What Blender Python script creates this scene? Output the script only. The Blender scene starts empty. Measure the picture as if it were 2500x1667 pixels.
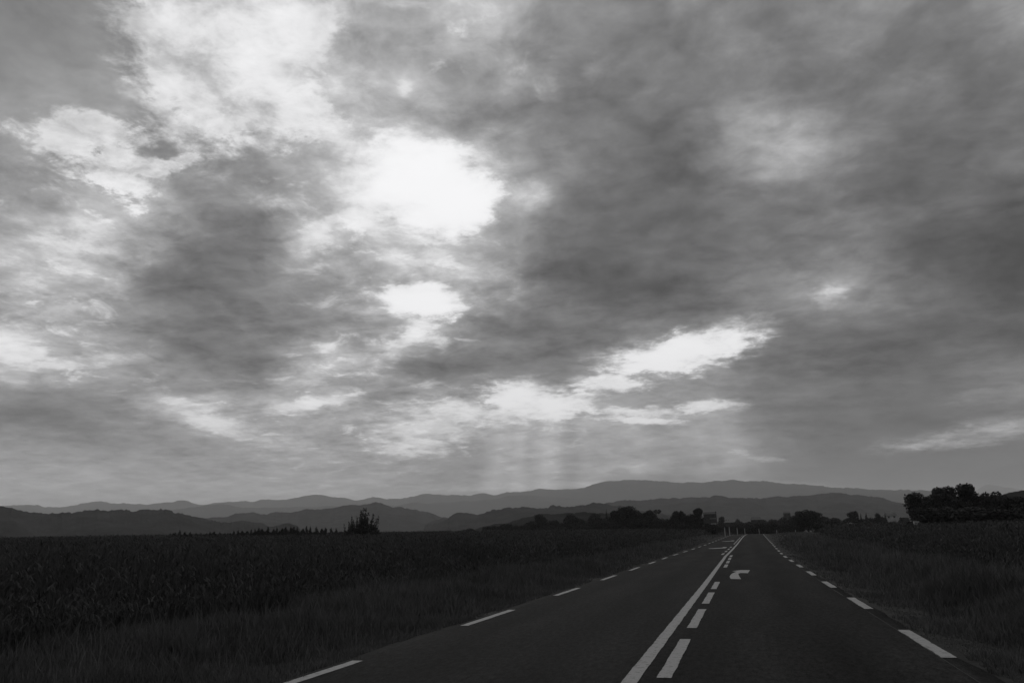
import bpy, math, random
import numpy as np

# ------------------------------------------------------------------ camera
F_PX, CAM_H = 1960.0, 1.5            # focal length in pixels of a 2500 px wide frame
PITCH, YAW, ROLL = math.radians(13.82), math.radians(15.39), math.radians(1.5)
FW = np.array([-math.sin(YAW)*math.cos(PITCH), math.cos(YAW)*math.cos(PITCH), math.sin(PITCH)])
_r0 = np.array([math.cos(YAW), math.sin(YAW), 0.0]); _u0 = np.cross(_r0, FW)
RT = math.cos(ROLL)*_r0 - math.sin(ROLL)*_u0
UP = math.cos(ROLL)*_u0 + math.sin(ROLL)*_r0
def ray(px, py):
    d = FW*F_PX + RT*(px-1250) - UP*(py-833.5)
    return d/np.linalg.norm(d)
def azel(px, py):
    d = ray(px, py)
    return math.degrees(math.atan2(d[0], d[1])), math.degrees(math.asin(d[2]))
def at(px, py, dist):
    """world point seen at a pixel, at a given ground distance from the viewer"""
    d = ray(px, py); t = dist/math.hypot(d[0], d[1])
    return np.array([d[0]*t, d[1]*t, CAM_H + d[2]*t])

scene = bpy.context.scene
COL = scene.collection
cam_d = bpy.data.cameras.new('camera'); cam = bpy.data.objects.new('camera', cam_d); COL.objects.link(cam)
cam_d.sensor_width = 36; cam_d.lens = 36*F_PX/2500; cam_d.clip_start = 0.1; cam_d.clip_end = 60000
from mathutils import Matrix, Vector, Euler
cam.matrix_world = Matrix(((RT[0], UP[0], -FW[0], 0), (RT[1], UP[1], -FW[1], 0), (RT[2], UP[2], -FW[2], CAM_H), (0, 0, 0, 1)))
scene.camera = cam
scene.view_settings.view_transform = 'Standard'; scene.view_settings.look = 'None'
scene.view_settings.exposure = 0; scene.view_settings.gamma = 1
scene.cycles.volume_bounces = 1
scene.cycles.max_bounces = 6
scene.cycles.diffuse_bounces = 2
scene.cycles.transparent_max_bounces = 8

# ------------------------------------------------------------------ sun behind cloud
SUN_AZ, SUN_EL = azel(1040, 455)
sd = bpy.data.lights.new('sun', 'SUN'); sd.energy = 0.9; sd.angle = math.radians(14); sd.color = (1, .985, .96)
sun = bpy.data.objects.new('sun', sd); COL.objects.link(sun)
_sv = Vector((math.sin(math.radians(SUN_AZ))*math.cos(math.radians(SUN_EL)), math.cos(math.radians(SUN_AZ))*math.cos(math.radians(SUN_EL)), math.sin(math.radians(SUN_EL))))
sun.rotation_euler = (_sv).to_track_quat('Z', 'Y').to_euler()

# ------------------------------------------------------------------ sky: overcast cloud deck
# brightness (0-255, as displayed) of the cloud deck, rows every 100 from the top, columns every 100
GRID = [
 [125,122,128,133,150,150,150,158,148,148,155,180,165,142,135,125,125,142,136,130,136,140,126,118,138,150],
 [125,122,130,136,158,148,158,166,156,148,150,175,178,150,126,118,118,125,135,130,125,133,121,115,119,130],
 [130,132,135,145,155,148,162,152,148,166,172,158,154,150,138,120,124,119,109,124,113,124,129,124,106,114],
 [141,144,146,144,150,156,158,156,158,164,156,150,148,131,113,112,112,120,142,150,138,113,110,108,105,112],
 [150,152,154,154,156,150,146,152,164,188,205,186,145,138,128,113,112,121,148,158,135,109,103,111,117,115],
 [155,156,168,176,166,142,140,150,172,205,224,215,170,150,116,108,105,108,115,110,110,119,115,108,98,84],
 [165,178,190,166,145,125,135,160,170,155,170,152,138,121,110,108,102,100,112,116,119,118,106,90,78,68],
 [156,172,165,130,114,112,118,131,140,165,185,180,165,126,115,105,105,108,115,125,148,145,120,94,80,70],
 [164,168,152,146,124,112,126,125,146,162,175,162,132,113,108,112,125,135,130,119,115,109,105,100,95,88],
 [188,188,172,160,130,119,125,148,175,158,132,126,125,121,124,138,142,135,125,115,108,101,105,113,122,120],
 [122,117,121,142,165,172,158,165,168,158,172,165,150,145,150,150,145,142,134,116,110,105,101,97,100,112],
 [164,160,156,152,146,150,160,164,164,158,156,142,130,137,138,136,136,136,142,118,102,98,99,102,104,98],
 [186,186,185,184,183,182,181,184,184,180,172,162,156,150,150,140,130,124,120,114,108,98,92,90,88,88],
]
# further patches of the deck: x, y, half width, half height, turn (degrees), change in brightness
PATCH = [
 (420,385,45,30,0,-18),(790,320,60,25,0,22),(983,213,35,30,0,8),(1170,60,70,60,20,18),(560,385,140,35,5,-8),(1050,465,200,150,10,8),(1000,735,130,60,0,10),(1640,865,190,70,-8,14),
 (560,560,160,90,10,-8),(420,700,150,110,20,-10),(70,640,120,60,0,12),(200,590,110,35,0,14),
 (30,830,90,30,10,35),(150,885,120,18,-6,24),(210,700,120,35,5,-6),(520,1000,110,28,12,30),(560,1045,70,18,15,22),
 (440,960,70,20,10,16),(60,1000,200,60,5,-16),(290,1075,260,25,2,-10),(740,985,90,20,-8,30),(620,1070,100,15,5,18),
 (1630,560,330,60,12,-6),(1560,620,300,70,8,-6),(1880,340,110,60,0,10),(1330,860,140,60,5,-10),(1090,880,120,50,0,-12),
 (1400,700,160,60,0,-6),(2430,560,110,110,0,-8),(2150,830,320,45,0,-9),(2050,990,260,40,0,-8),
 (760,585,70,28,-15,28),(830,520,90,30,-25,14),(1000,840,90,35,-30,16),(1060,960,80,22,0,14),
]
def deck(px, py):
    gx = min(max(px/100, 0), 24.999); gy = min(max(py/100, 0), 11.999)
    i, j = int(gx), int(gy); fx, fy = gx-i, gy-j
    a = GRID[j][i]*(1-fx)+GRID[j][i+1]*fx; b = GRID[j+1][i]*(1-fx)+GRID[j+1][i+1]*fx
    v = a*(1-fy)+b*fy
    for x, y, rx, ry, t, k in PATCH:
        c, s = math.cos(math.radians(t)), math.sin(math.radians(t))
        dx, dy = px-x, py-y
        q = ((dx*c+dy*s)/rx)**2 + ((-dx*s+dy*c)/ry)**2
        if q < 9: v += k*math.exp(-q)
    return v
def to_px(az, el):
    a, e = math.radians(az), math.radians(el)
    d = np.array([math.sin(a)*math.cos(e), math.cos(a)*math.cos(e), math.sin(e)])
    z = d@FW
    return 1250+F_PX*(d@RT)/z, 833.5-F_PX*(d@UP)/z
AZ0, AZ1, NEL, EL0, EL1 = -58.0, 28.0, 28, 0.0, 36.0

world = bpy.data.worlds.new('World'); world.use_nodes = True
NT = world.node_tree; NT.nodes.clear()
class G:                                     # small helper for node maths
    def __init__(s, nt): s.nt = nt
    def n(s, t, **k):
        o = s.nt.nodes.new(t)
        for a, b in k.items(): setattr(o, a, b)
        return o
    def put(s, sock, v):
        if isinstance(v, bpy.types.NodeSocket): s.nt.links.new(v, sock)
        elif v is not None: sock.default_value = v
    def m(s, op, a, b=None, c=None, clamp=False):
        o = s.n('ShaderNodeMath', operation=op, use_clamp=clamp)
        s.put(o.inputs[0], a); s.put(o.inputs[1], b)
        if c is not None: s.put(o.inputs[2], c)
        return o.outputs[0]
    def v(s, op, a, b=None, out=0):
        o = s.n('ShaderNodeVectorMath', operation=op)
        s.put(o.inputs[0], a)
        if b is not None: s.put(o.inputs[3 if op == 'SCALE' else 1], b)
        return o.outputs[out]
    def sep(s, a):
        o = s.n('ShaderNodeSeparateXYZ'); s.put(o.inputs[0], a); return o.outputs
    def com(s, x, y, z=0.0):
        o = s.n('ShaderNodeCombineXYZ'); s.put(o.inputs[0], x); s.put(o.inputs[1], y); s.put(o.inputs[2], z); return o.outputs[0]
    def noise(s, vec, scale, detail=5, rough=.55, dist=0, lac=2.0):
        o = s.n('ShaderNodeTexNoise'); s.put(o.inputs['Vector'], vec); o.inputs['Scale'].default_value = scale
        o.inputs['Detail'].default_value = detail; o.inputs['Roughness'].default_value = rough
        o.inputs['Distortion'].default_value = dist; o.inputs['Lacunarity'].default_value = lac
        return o.outputs
    def rng(s, x, a, b, c, d, mode='SMOOTHSTEP'):
        o = s.n('ShaderNodeMapRange', interpolation_type=mode)
        s.put(o.inputs[0], x)
        for i, q in enumerate((a, b, c, d)): s.put(o.inputs[1+i], q)
        return o.outputs[0]
g = G(NT)
tc = g.n('ShaderNodeTexCoord')
D = g.v('NORMALIZE', tc.outputs['Generated'])
dx, dy, dz = g.sep(D)[:3]
az = g.m('MULTIPLY', g.m('ARCTAN2', dx, dy), 180/math.pi)
el = g.m('MULTIPLY', g.m('ARCSINE', dz), 180/math.pi)
den = g.m('ADD', g.m('MAXIMUM', dz, 0.0), 0.15)
P = g.com(g.m('DIVIDE', dx, den), g.m('DIVIDE', dy, den))       # position on the cloud layer
n1 = g.noise(P, 1.3, 5, .55)[1]; n2 = g.noise(P, 5.0, 8, .62)[1]
w1 = g.sep(g.v('SUBTRACT', n1, (.5, .5, .5))); w2 = g.sep(g.v('SUBTRACT', n2, (.5, .5, .5)))
vert = g.rng(el, 0.5, 22, .12, 1.0, 'LINEAR')
wu = g.m('ADD', g.m('MULTIPLY', w1[0], 2.0), g.m('MULTIPLY', w2[0], 4.5))
wv = g.m('MULTIPLY', g.m('ADD', g.m('MULTIPLY', w1[1], 2.0), g.m('MULTIPLY', w2[1], 4.0)), vert)
U = g.m('ADD', az, wu); V = g.m('ADD', el, wv)
un = g.rng(U, AZ0, AZ1, 0, 1, 'LINEAR')
Vc = g.m('MINIMUM', g.m('MAXIMUM', V, EL0), EL1)
half = g.m('GREATER_THAN', un, .5)
uA = g.m('MULTIPLY', un, 2.0, clamp=True); uB = g.m('SUBTRACT', g.m('MULTIPLY', un, 2.0), 1.0, clamp=True)
acc = None; step = (EL1-EL0)/(NEL-1)
def row_group(e):                             # one elevation of the deck, as a small node group
    ng = bpy.data.node_groups.new('deck_row', 'ShaderNodeTree'); k_ = G(ng)
    for nm in ('a', 'b', 'half'): ng.interface.new_socket(nm, in_out='INPUT', socket_type='NodeSocketFloat')
    ng.interface.new_socket('value', in_out='OUTPUT', socket_type='NodeSocketFloat')
    gi = k_.n('NodeGroupInput'); go = k_.n('NodeGroupOutput'); outs = []
    for h in (0, 1):
        cr = k_.n('ShaderNodeValToRGB'); cr.color_ramp.interpolation = 'EASE'
        els = cr.color_ramp.elements
        while len(els) < 30: els.new(.5)
        for k in range(30):
            t = k/29; a = AZ0+(AZ1-AZ0)*(h+t)/2
            c = deck(*to_px(a, e))/255
            els[k].position = t; els[k].color = (c, c, c, 1)
        k_.put(cr.inputs[0], gi.outputs[h]); outs.append(k_.v('DOT_PRODUCT', cr.outputs[0], (1/3, 1/3, 1/3), out=1))
    k_.put(go.inputs[0], k_.m('ADD', k_.m('MULTIPLY', outs[0], k_.m('SUBTRACT', 1.0, gi.outputs[2])), k_.m('MULTIPLY', outs[1], gi.outputs[2])))
    return ng
for r in range(NEL):
    e = EL0+step*r
    w = g.rng(g.m('ABSOLUTE', g.m('SUBTRACT', Vc, e)), 0, step, 1, 0)
    gn = g.n('ShaderNodeGroup'); gn.node_tree = row_group(e)
    g.put(gn.inputs[0], uA); g.put(gn.inputs[1], uB); g.put(gn.inputs[2], half)
    val = gn.outputs[0]
    acc = g.m('MULTIPLY', val, w) if acc is None else g.m('MULTIPLY_ADD', val, w, acc)
nr = g.noise(P, 7.0, 10, .66, .3)[0]
# texture of the cloud layer
n3 = g.noise(P, 3.6, 10, .6, .25)[0]
n4 = g.noise(P, 11.0, 8, .62, .3)[0]
hi = g.rng(acc, .40, .85, 0, 1, 'LINEAR')
f3 = g.m('MULTIPLY', g.m('SUBTRACT', n3, .5), g.m('MULTIPLY_ADD', hi, .26, .34))
f4 = g.m('MULTIPLY', g.m('SUBTRACT', n4, .5), g.m('MULTIPLY_ADD', hi, .46, .17))
fade = g.rng(el, 1, 14, .42, 1, 'LINEAR')
val = g.m('ADD', acc, g.m('MULTIPLY', g.m('ADD', f3, f4), fade))
# broken, crisp-edged openings and lit cloud rims: x, y, half width, half height, turn, gain, softness
nx_ = g.noise(P, 8.0, 10, .64)
n5 = g.sep(g.v('SUBTRACT', nx_[1], (.5, .5, .5)))
U2 = g.m('ADD', az, g.m('ADD', g.m('MULTIPLY', w1[0], 1.0), g.m('MULTIPLY', n5[0], 3.0)))
V2 = g.m('ADD', el, g.m('MULTIPLY', g.m('ADD', g.m('MULTIPLY', w1[1], .8), g.m('MULTIPLY', n5[1], 2.4)), vert))
Q = g.com(U2, V2)
rag = g.m('SUBTRACT', g.noise(P, 12.0, 10, .68, .2)[0], .5)
OPEN = [
 (1060,460,116,80,24,.46,.7,1.6),(1140,500,60,46,20,.3,.8,2.0),(975,430,100,66,0,.16,1.0,1.6),(1040,470,230,150,15,.07,1,.8),
 (1030,728,84,32,8,.42,.8),(1055,756,34,22,10,.22,.9),
 (1650,868,135,36,-8,.45,.9),(1740,832,105,36,-15,.30,.9),(1600,885,70,20,0,.2,.9),
 (1300,975,90,36,8,.30,.9),(1380,985,60,22,-5,.20,.9),(1490,935,62,20,0,.36,.9),(1240,965,45,20,0,.2,.9),
 (1040,1040,115,48,-12,.20,.9),(1150,1005,75,20,12,.14,1.0),(1030,1090,65,16,0,.12,1.0),
 (1570,1005,90,8,1,.24,.9),(1565,1027,80,7,2,.30,.9),(1730,992,60,10,-3,.32,.9),
 (2005,726,26,12,25,.10,1),(2035,706,26,13,0,.13,1),(2050,690,110,50,-15,.05,1),
 (2370,1065,175,18,-8,.17,1),(2460,1035,115,18,-6,.12,1),(2290,1085,100,8,-2,.14,1),(2450,960,110,16,-8,.085,1),(2060,1010,150,12,-2,.03,1),
 (1870,1121,28,6,8,.14,.9),(1570,1140,75,14,-8,.10,1),(1800,1102,14,5,0,.12,1),
 (1462,172,20,16,-30,.08,1.1),(1888,154,34,24,30,.04,1.3),(1890,340,110,60,10,.05,1),
 (25,832,70,36,10,.16,.8),(60,865,80,22,15,.11,.9),(180,885,120,12,-6,.12,.9),(440,1000,80,24,12,.12,.9),(530,1035,60,20,15,.12,.9),(600,1065,65,12,10,.10,1),
 (730,992,60,15,-8,.15,.9),(815,972,60,14,-8,.15,.9),(760,580,60,26,-35,.09,1),(830,550,80,22,-25,.05,1),(985,842,65,20,-42,.14,1),(1030,800,50,24,30,.13,1),(1078,835,28,14,45,.13,.9),(802,843,26,13,-20,.13,.9),
 (985,213,16,20,15,.10,1),(1170,655,110,18,18,.09,1),(1290,470,34,22,20,.10,1.1),(1195,405,50,26,45,.12,1),(1010,620,60,18,0,.05,1),(900,880,60,14,-10,.07,1),
 (125,762,90,26,0,.09,.9),(150,690,130,30,0,.10,.9),(190,620,150,40,0,.10,.9),(240,530,110,36,-10,.09,.9),(30,700,60,14,0,.08,.9),(760,900,60,30,-30,.10,1),
 (1330,1186,170,8,-2,.07,1),(1960,1184,120,6,3,.08,.9),(2330,1190,90,8,0,.06,1),(700,1090,60,8,2,.05,1),
 (1900,1040,260,20,-3,-.03,1),(1900,880,300,26,4,-.04,1),(2250,850,260,24,-6,-.03,1),(1500,700,260,40,5,-.04,1),
]
def blob(Qs, x, y, rx, ry, t, gain, soft, ragged=2.6):
    a, e = azel(x, y)
    c, s = math.cos(math.radians(t)), math.sin(math.radians(t))
    a1, e1 = azel(x+rx*c, y+rx*s); a2, e2 = azel(x-ry*s, y+ry*c)
    J = np.array([[a1-a, a2-a], [e1-e, e2-e]]); I = np.linalg.inv(J)
    q = g.v('SUBTRACT', Qs, (a, e, 0))
    l1 = g.v('DOT_PRODUCT', q, (I[0][0], I[0][1], 0), out=1); l2 = g.v('DOT_PRODUCT', q, (I[1][0], I[1][1], 0), out=1)
    r = g.m('SQRT', g.m('ADD', g.m('MULTIPLY', l1, l1), g.m('MULTIPLY', l2, l2)))
    if ragged: r = g.m('ADD', r, g.m('MULTIPLY', rag, ragged))
    return g.m('MULTIPLY', g.rng(r, 1+soft, max(0, 1-soft*.6), 0, 1), gain)
hole = None
QF_ = g.com(az, el)
for o in OPEN:
    b = blob(Q, *o); hole = b if hole is None else g.m('ADD', hole, b)
def group(items, gain, soft, ragged):
    out = None
    for x, y, rx, ry, t in items:
        b = blob(Q, x, y, rx, ry, t, 1.0, soft, ragged); out = b if out is None else g.m('MAXIMUM', out, b)
    return g.m('MULTIPLY', out, gain)
# the sunlit cloud against the clear patch, and the loose cloud beside it
tex = g.m('MULTIPLY_ADD', g.m('SUBTRACT', nr, .5), 1.9, 1.0)
tex2 = g.m('ADD', g.m('MULTIPLY_ADD', g.m('SUBTRACT', nr, .5), 2.4, .97), g.m('MULTIPLY', g.m('SUBTRACT', g.noise(P, 19.0, 6, .6, .3)[0], .5), 1.5))
big = group([(545,110,215,250,0),(600,270,220,66,4),(540,-60,210,160,0),(700,60,140,120,0)], .225, .30, 1.8)
big = g.m('MULTIPLY', big, g.rng(az, azel(620, 150)[0], azel(900, 150)[0], 1, .25, 'LINEAR'))
softc = group([(730,170,130,150,0),(760,290,120,50,0)], .13, .8, 2.0)
val = g.m('ADD', val, softc)
isl = group([(215,338,125,50,6),(275,400,110,60,30),(385,412,95,24,-12),(170,365,90,26,8)], .25, .50, 4.0)
val = g.m('ADD', g.m('ADD', val, g.m('MULTIPLY', hole, tex)), g.m('MULTIPLY', g.m('MAXIMUM', big, isl), tex2))
# broken wisps lit from behind, between the heavy masses
wn = g.noise(P, 6.5, 9, .62, .5)[0]
zone = g.m('ADD', blob(QF_, 870, 800, 620, 330, 12, 1.0, .6, 0), blob(QF_, 150, 680, 260, 260, 0, .8, .6, 0), clamp=True)
zone = g.m('MAXIMUM', zone, blob(QF_, 1150, 120, 260, 170, 0, .8, .8, 0))
mid = g.m('MULTIPLY', g.rng(acc, .46, .60, .15, 1), zone)
val = g.m('ADD', val, g.m('MULTIPLY', g.m('MULTIPLY', g.rng(wn, .54, .68, 0, 1), mid), .17))
val = g.m('SUBTRACT', val, g.m('MULTIPLY', g.m('MULTIPLY', g.rng(wn, .47, .33, 0, 1), zone), .055))
# small dark cloudlets low over the hills, and the shafts of light under the gaps
Q3 = g.com(g.m('ADD', az, g.m('MULTIPLY', n5[0], 2.2)), g.m('ADD', el, g.m('MULTIPLY', n5[1], .9)))
for o in [(1745,1122,24,11,0,-.07,.6),(1660,1128,50,9,-4,-.06,.8),(1515,1152,20,8,0,-.07,.6),(830,1163,28,6,0,-.05,.7),
          (960,1178,24,7,0,-.05,.8),(1080,1165,110,10,2,-.06,.8),(1590,1170,150,12,0,-.05,.9),(400,990,20,4,0,-.02,1)]:
    val = g.m('ADD', val, blob(Q3, *o, 1.2))
QF = g.com(az, el)
for o in [(1268,1100,62,140,8,.16,.9),(1345,1110,30,115,2,.115,.9),(1215,1100,26,110,14,.05,1),(1432,1105,54,130,-6,.135,.9),(1535,1105,56,120,-12,.115,.9),
          (1370,1090,240,130,0,.015,1),(1306,1105,20,110,4,-.06,.9),(1392,1110,24,105,-2,-.065,.9),(1482,1110,28,105,-9,-.06,.9),(1675,1115,26,95,-15,-.03,.9),(1240,1110,14,100,9,-.035,.9),(1735,1110,70,125,-20,.14,1),(1640,1110,36,100,-14,.035,1),(1830,1100,40,90,-28,.04,1),(1150,1110,26,90,20,.03,1)]:
    val = g.m('ADD', val, blob(QF, *o, 0))
# away from the front of the sky the deck evens out
back = g.rng(dy, -.1, .45, 0, 1)
val = g.m('ADD', g.m('MULTIPLY', val, back), g.m('MULTIPLY', g.m('ADD', g.m('MULTIPLY', n3, .25), .40), g.m('SUBTRACT', 1.0, back)))
topf = g.rng(el, 38, 52, 0, 1)
val = g.m('ADD', g.m('MULTIPLY', val, g.m('SUBTRACT', 1.0, topf)), g.m('MULTIPLY', g.m('ADD', g.m('MULTIPLY', n3, .3), .42), topf))
val = g.m('SUBTRACT', g.m('MULTIPLY', val, 1.12), .066)
# shoulder: bright gaps run up to, and not past, the white of the photograph
lo = g.m('MINIMUM', val, .80)
over = g.m('MAXIMUM', g.m('SUBTRACT', val, .80), 0.0)
val = g.m('ADD', lo, g.m('MULTIPLY', g.m('SUBTRACT', 1.0, g.m('EXPONENT', g.m('MULTIPLY', over, -6.5))), .225))
lin = g.m('POWER', g.m('DIVIDE', g.m('ADD', g.m('MAXIMUM', val, .02), .055), 1.055), 2.4)
cloud = g.n('ShaderNodeBackground'); g.put(cloud.inputs[0], g.com(lin, lin, g.m('MULTIPLY', lin, 1.012))); cloud.inputs[1].default_value = 1.0
sky = g.n('ShaderNodeTexSky', sky_type='NISHITA'); sky.sun_disc = False
sky.sun_elevation = math.radians(SUN_EL); sky.sun_rotation = math.radians(SUN_AZ); sky.dust_density = 2
bw = g.n('ShaderNodeRGBToBW'); g.put(bw.inputs[0], sky.outputs[0])
clear = g.n('ShaderNodeBackground'); g.put(clear.inputs[0], bw.outputs[0]); clear.inputs[1].default_value = 0.06
gap = blob(Q, 110, 170, 200, 200, 0, .25, .6)
mx = g.n('ShaderNodeMixShader'); g.put(mx.inputs[0], gap); g.put(mx.inputs[1], cloud.outputs[0]); g.put(mx.inputs[2], clear.outputs[0])
wo = g.n('ShaderNodeOutputWorld'); g.put(wo.inputs[0], mx.outputs[0])
world.cycles.sampling_method = 'MANUAL'; world.cycles.sample_map_resolution = 512
scene.world = world

# ------------------------------------------------------------------ helpers
rng = np.random.default_rng(7); random.seed(7)
def tag(o, label=None, cat=None, group=None, kind=None):
    if label: o['label'] = label
    if cat: o['category'] = cat
    if group: o['group'] = group
    if kind: o['kind'] = kind
    return o
def obj(name, me, parent=None, loc=None):
    o = bpy.data.objects.new(name, me); COL.objects.link(o)
    if parent is not None: o.parent = parent
    if loc is not None: o.location = loc
    return o
def empty(name, loc, rz=0.0):
    o = bpy.data.objects.new(name, None); COL.objects.link(o)
    o.location = tuple(loc); o.rotation_euler = (0, 0, rz); o.empty_display_size = .3
    return o
def mesh_np(name, verts, loops, sizes, mat=None, smooth=False):
    me = bpy.data.meshes.new(name)
    verts = np.asarray(verts, np.float32).reshape(-1, 3); loops = np.asarray(loops, np.int32).ravel()
    sizes = np.asarray(sizes, np.int32).ravel()
    me.vertices.add(len(verts)); me.vertices.foreach_set('co', verts.ravel())
    me.loops.add(len(loops)); me.loops.foreach_set('vertex_index', loops)
    me.polygons.add(len(sizes)); st = np.concatenate([[0], np.cumsum(sizes)[:-1]]).astype(np.int32)
    me.polygons.foreach_set('loop_start', st)
    me.update(calc_edges=True)
    if smooth: me.polygons.foreach_set('use_smooth', np.ones(len(sizes), bool))
    if mat: me.materials.append(mat)
    return me
class MB:                                     # collects polygons into one mesh
    def __init__(s): s.v, s.f = [], []
    def poly(s, pts):
        i = len(s.v); s.v += [tuple(p) for p in pts]; s.f.append(tuple(range(i, i+len(pts)))); return s
    def box(s, c, size, rz=0.0, bev=0.0):
        hx, hy, hz = [q/2 for q in size]; i = len(s.v); cc, ss = math.cos(rz), math.sin(rz)
        if bev <= 0:
            pts = [(x, y, z) for z in (-hz, hz) for x, y in ((-hx, -hy), (hx, -hy), (hx, hy), (-hx, hy))]; n = 4
        else:
            b = bev; ring = [(-hx+b, -hy), (hx-b, -hy), (hx, -hy+b), (hx, hy-b), (hx-b, hy), (-hx+b, hy), (-hx, hy-b), (-hx, -hy+b)]
            pts = [(x, y, z) for z in (-hz, hz) for x, y in ring]; n = 8
        s.v += [(c[0]+x*cc-y*ss, c[1]+x*ss+y*cc, c[2]+z) for x, y, z in pts]
        s.f.append(tuple(i+k for k in reversed(range(n)))); s.f.append(tuple(i+n+k for k in range(n)))
        s.f += [(i+k, i+(k+1) % n, i+n+(k+1) % n, i+n+k) for k in range(n)]
        return s
    def tube(s, pts, rad, n=7):
        rings = []
        for k, p in enumerate(pts):
            p = Vector(p); a = Vector(pts[max(k-1, 0)]); b = Vector(pts[min(k+1, len(pts)-1)])
            t = (b-a).normalized(); u = t.orthogonal().normalized(); w = t.cross(u)
            i = len(s.v); r = rad[k] if hasattr(rad, '__len__') else rad
            s.v += [tuple(p+u*(r*math.cos(2*math.pi*q/n))+w*(r*math.sin(2*math.pi*q/n))) for q in range(n)]
            rings.append(i)
        for a, b in zip(rings, rings[1:]):
            s.f += [(a+q, a+(q+1) % n, b+(q+1) % n, b+q) for q in range(n)]
        s.f.append(tuple(rings[0]+q for q in reversed(range(n)))); s.f.append(tuple(rings[-1]+q for q in range(n)))
        return s
    def build(s, name, mat, parent=None, loc=None, smooth=False):
        me = bpy.data.meshes.new(name); me.from_pydata(s.v, [], s.f); me.update()
        if smooth: me.polygons.foreach_set('use_smooth', np.ones(len(s.f), bool))
        me.materials.append(mat)
        return obj(name, me, parent, loc)

def material(name, col, col2=None, scale=3.0, rough=.8, spec=.3, bump=0, bscale=40, detail=6, lo=.35, hi=.65, bdist=.02):
    m = bpy.data.materials.new(name); m.use_nodes = True; nt = m.node_tree; q = G(nt)
    b = nt.nodes['Principled BSDF']; b.inputs['Roughness'].default_value = rough; b.inputs['Specular IOR Level'].default_value = spec
    t = q.n('ShaderNodeTexCoord').outputs['Object']
    if col2 is None: col2 = col*1.3
    f = q.rng(q.noise(t, scale, detail, .6)[0], lo, hi, col, col2, 'LINEAR')
    q.put(b.inputs['Base Color'], q.com(f, f, f))
    if bump:
        bn = q.n('ShaderNodeBump'); bn.inputs['Strength'].default_value = bump; bn.inputs['Distance'].default_value = bdist
        q.put(bn.inputs['Height'], q.noise(t, bscale, 4, .6)[0]); q.put(b.inputs['Normal'], bn.outputs[0])
    return m
def ss(a, b, x):
    t = np.clip((np.asarray(x, float)-a)/(b-a), 0, 1); return t*t*(3-2*t)
def vnoise(x, seed=0):                         # smooth 1-D noise, -1..1
    x = np.asarray(x, float); i = np.floor(x).astype(int); f = x-i; f = f*f*(3-2*f)
    h = lambda k: np.modf(np.sin((k+seed*57.3)*12.9898)*43758.5453)[0]
    return h(i)*(1-f)+h(i+1)*f
def fbm1(x, seed=0, o=5): return sum(vnoise(x*2**k, seed+k)*.5**k for k in range(o))
def vnoise2(x, y, seed=0):
    x = np.asarray(x, float); y = np.asarray(y, float); i = np.floor(x); j = np.floor(y); f = x-i; k = y-j
    f = f*f*(3-2*f); k = k*k*(3-2*k)
    h = lambda a, b: np.modf(np.sin(a*127.1+b*311.7+seed*74.7)*43758.5453)[0]
    return (h(i, j)*(1-f)+h(i+1, j)*f)*(1-k)+(h(i, j+1)*(1-f)+h(i+1, j+1)*f)*k
def fbm2(x, y, seed=0, o=4): return sum(vnoise2(x*2**k, y*2**k, seed+k)*.5**k for k in range(o))

# ------------------------------------------------------------------ ground, road
_PY = [-60, 27, 50, 61, 73, 92, 130, 160, 190, 205, 225, 260, 320, 500, 1500, 30000]
_PZ = [0, 0, .06, .12, .2, .38, .78, 1.05, 1.24, 1.27, 1.2, .75, -.5, -2.5, -9, -12]
_PL = [0, 0, .06, .12, .2, .38, .78, 1.05, 1.25, 1.35, 1.45, 1.6, 1.6, .0, -9, -12]
def prof(y): return np.interp(y, _PY, _PZ)
def bend(y): return np.interp(y, [0, 55, 92, 130, 160, 190, 215, 240, 300], [0, 0, .45, .85, 1.2, 1.75, 2.6, 4.2, 12])
def ground_z(x, y):
    x = np.asarray(x, float); y = np.asarray(y, float)
    xr = x - bend(np.minimum(y, 300)); w = ss(12, 45, -xr)
    z = prof(y)*(1-w) + np.interp(y, _PY, _PL)*w
    left = np.interp(-xr, [5.2, 5.6, 7.0, 8.6, 10.5, 40, 150, 190, 260, 600, 30000], [-.06, -.08, -.32, -.02, .05, .65, 2.45, 2.6, -.5, -8, -12])
    right = np.interp(xr, [2.3, 2.8, 3.9, 5.4, 8, 30, 120, 400, 30000], [-.06, -.08, -.24, .0, .08, .25, .2, -3, -6])
    z = z + np.where(xr < -5.2, left, np.where(xr > 2.3, right, -.06))
    far = ss(1500, 4000, np.hypot(x, y)); z = z*(1-far) - 14*far
    off = np.minimum(np.abs(xr+5.3), np.abs(xr-2.4))*((xr < -5.3) | (xr > 2.4))
    amp = np.clip(off-.3, 0, 1)*.07*(1-far)
    return z + amp*fbm2(x*.45, y*.45, 3, 3)
def axis(segs):
    out = [segs[0][0]]
    for a, b, st in segs:
        n = max(1, int(round((b-a)/st))); out += list(np.linspace(a, b, n+1)[1:])
    return np.array(out)
mat_soil = material('field_soil_and_thatch', .012, .026, scale=.8, rough=.95, spec=.1, bump=.5, bscale=6, bdist=.05)
gx = axis([(-22000, -4000, 3000), (-4000, -600, 340), (-600, -150, 25), (-150, -30, 5), (-30, -12, 1), (-12, 12, .3), (12, 30, 1), (30, 150, 6), (150, 600, 30), (600, 4000, 340), (4000, 22000, 3000)])
gy = axis([(-6000, -400, 700), (-400, -20, 38), (-20, 0, 2), (0, 60, .75), (60, 300, 2.5), (300, 600, 12), (600, 1500, 60), (1500, 4000, 250), (4000, 24000, 2500)])
X, Y = np.meshgrid(gx, gy); Zg = ground_z(X, Y)
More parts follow.
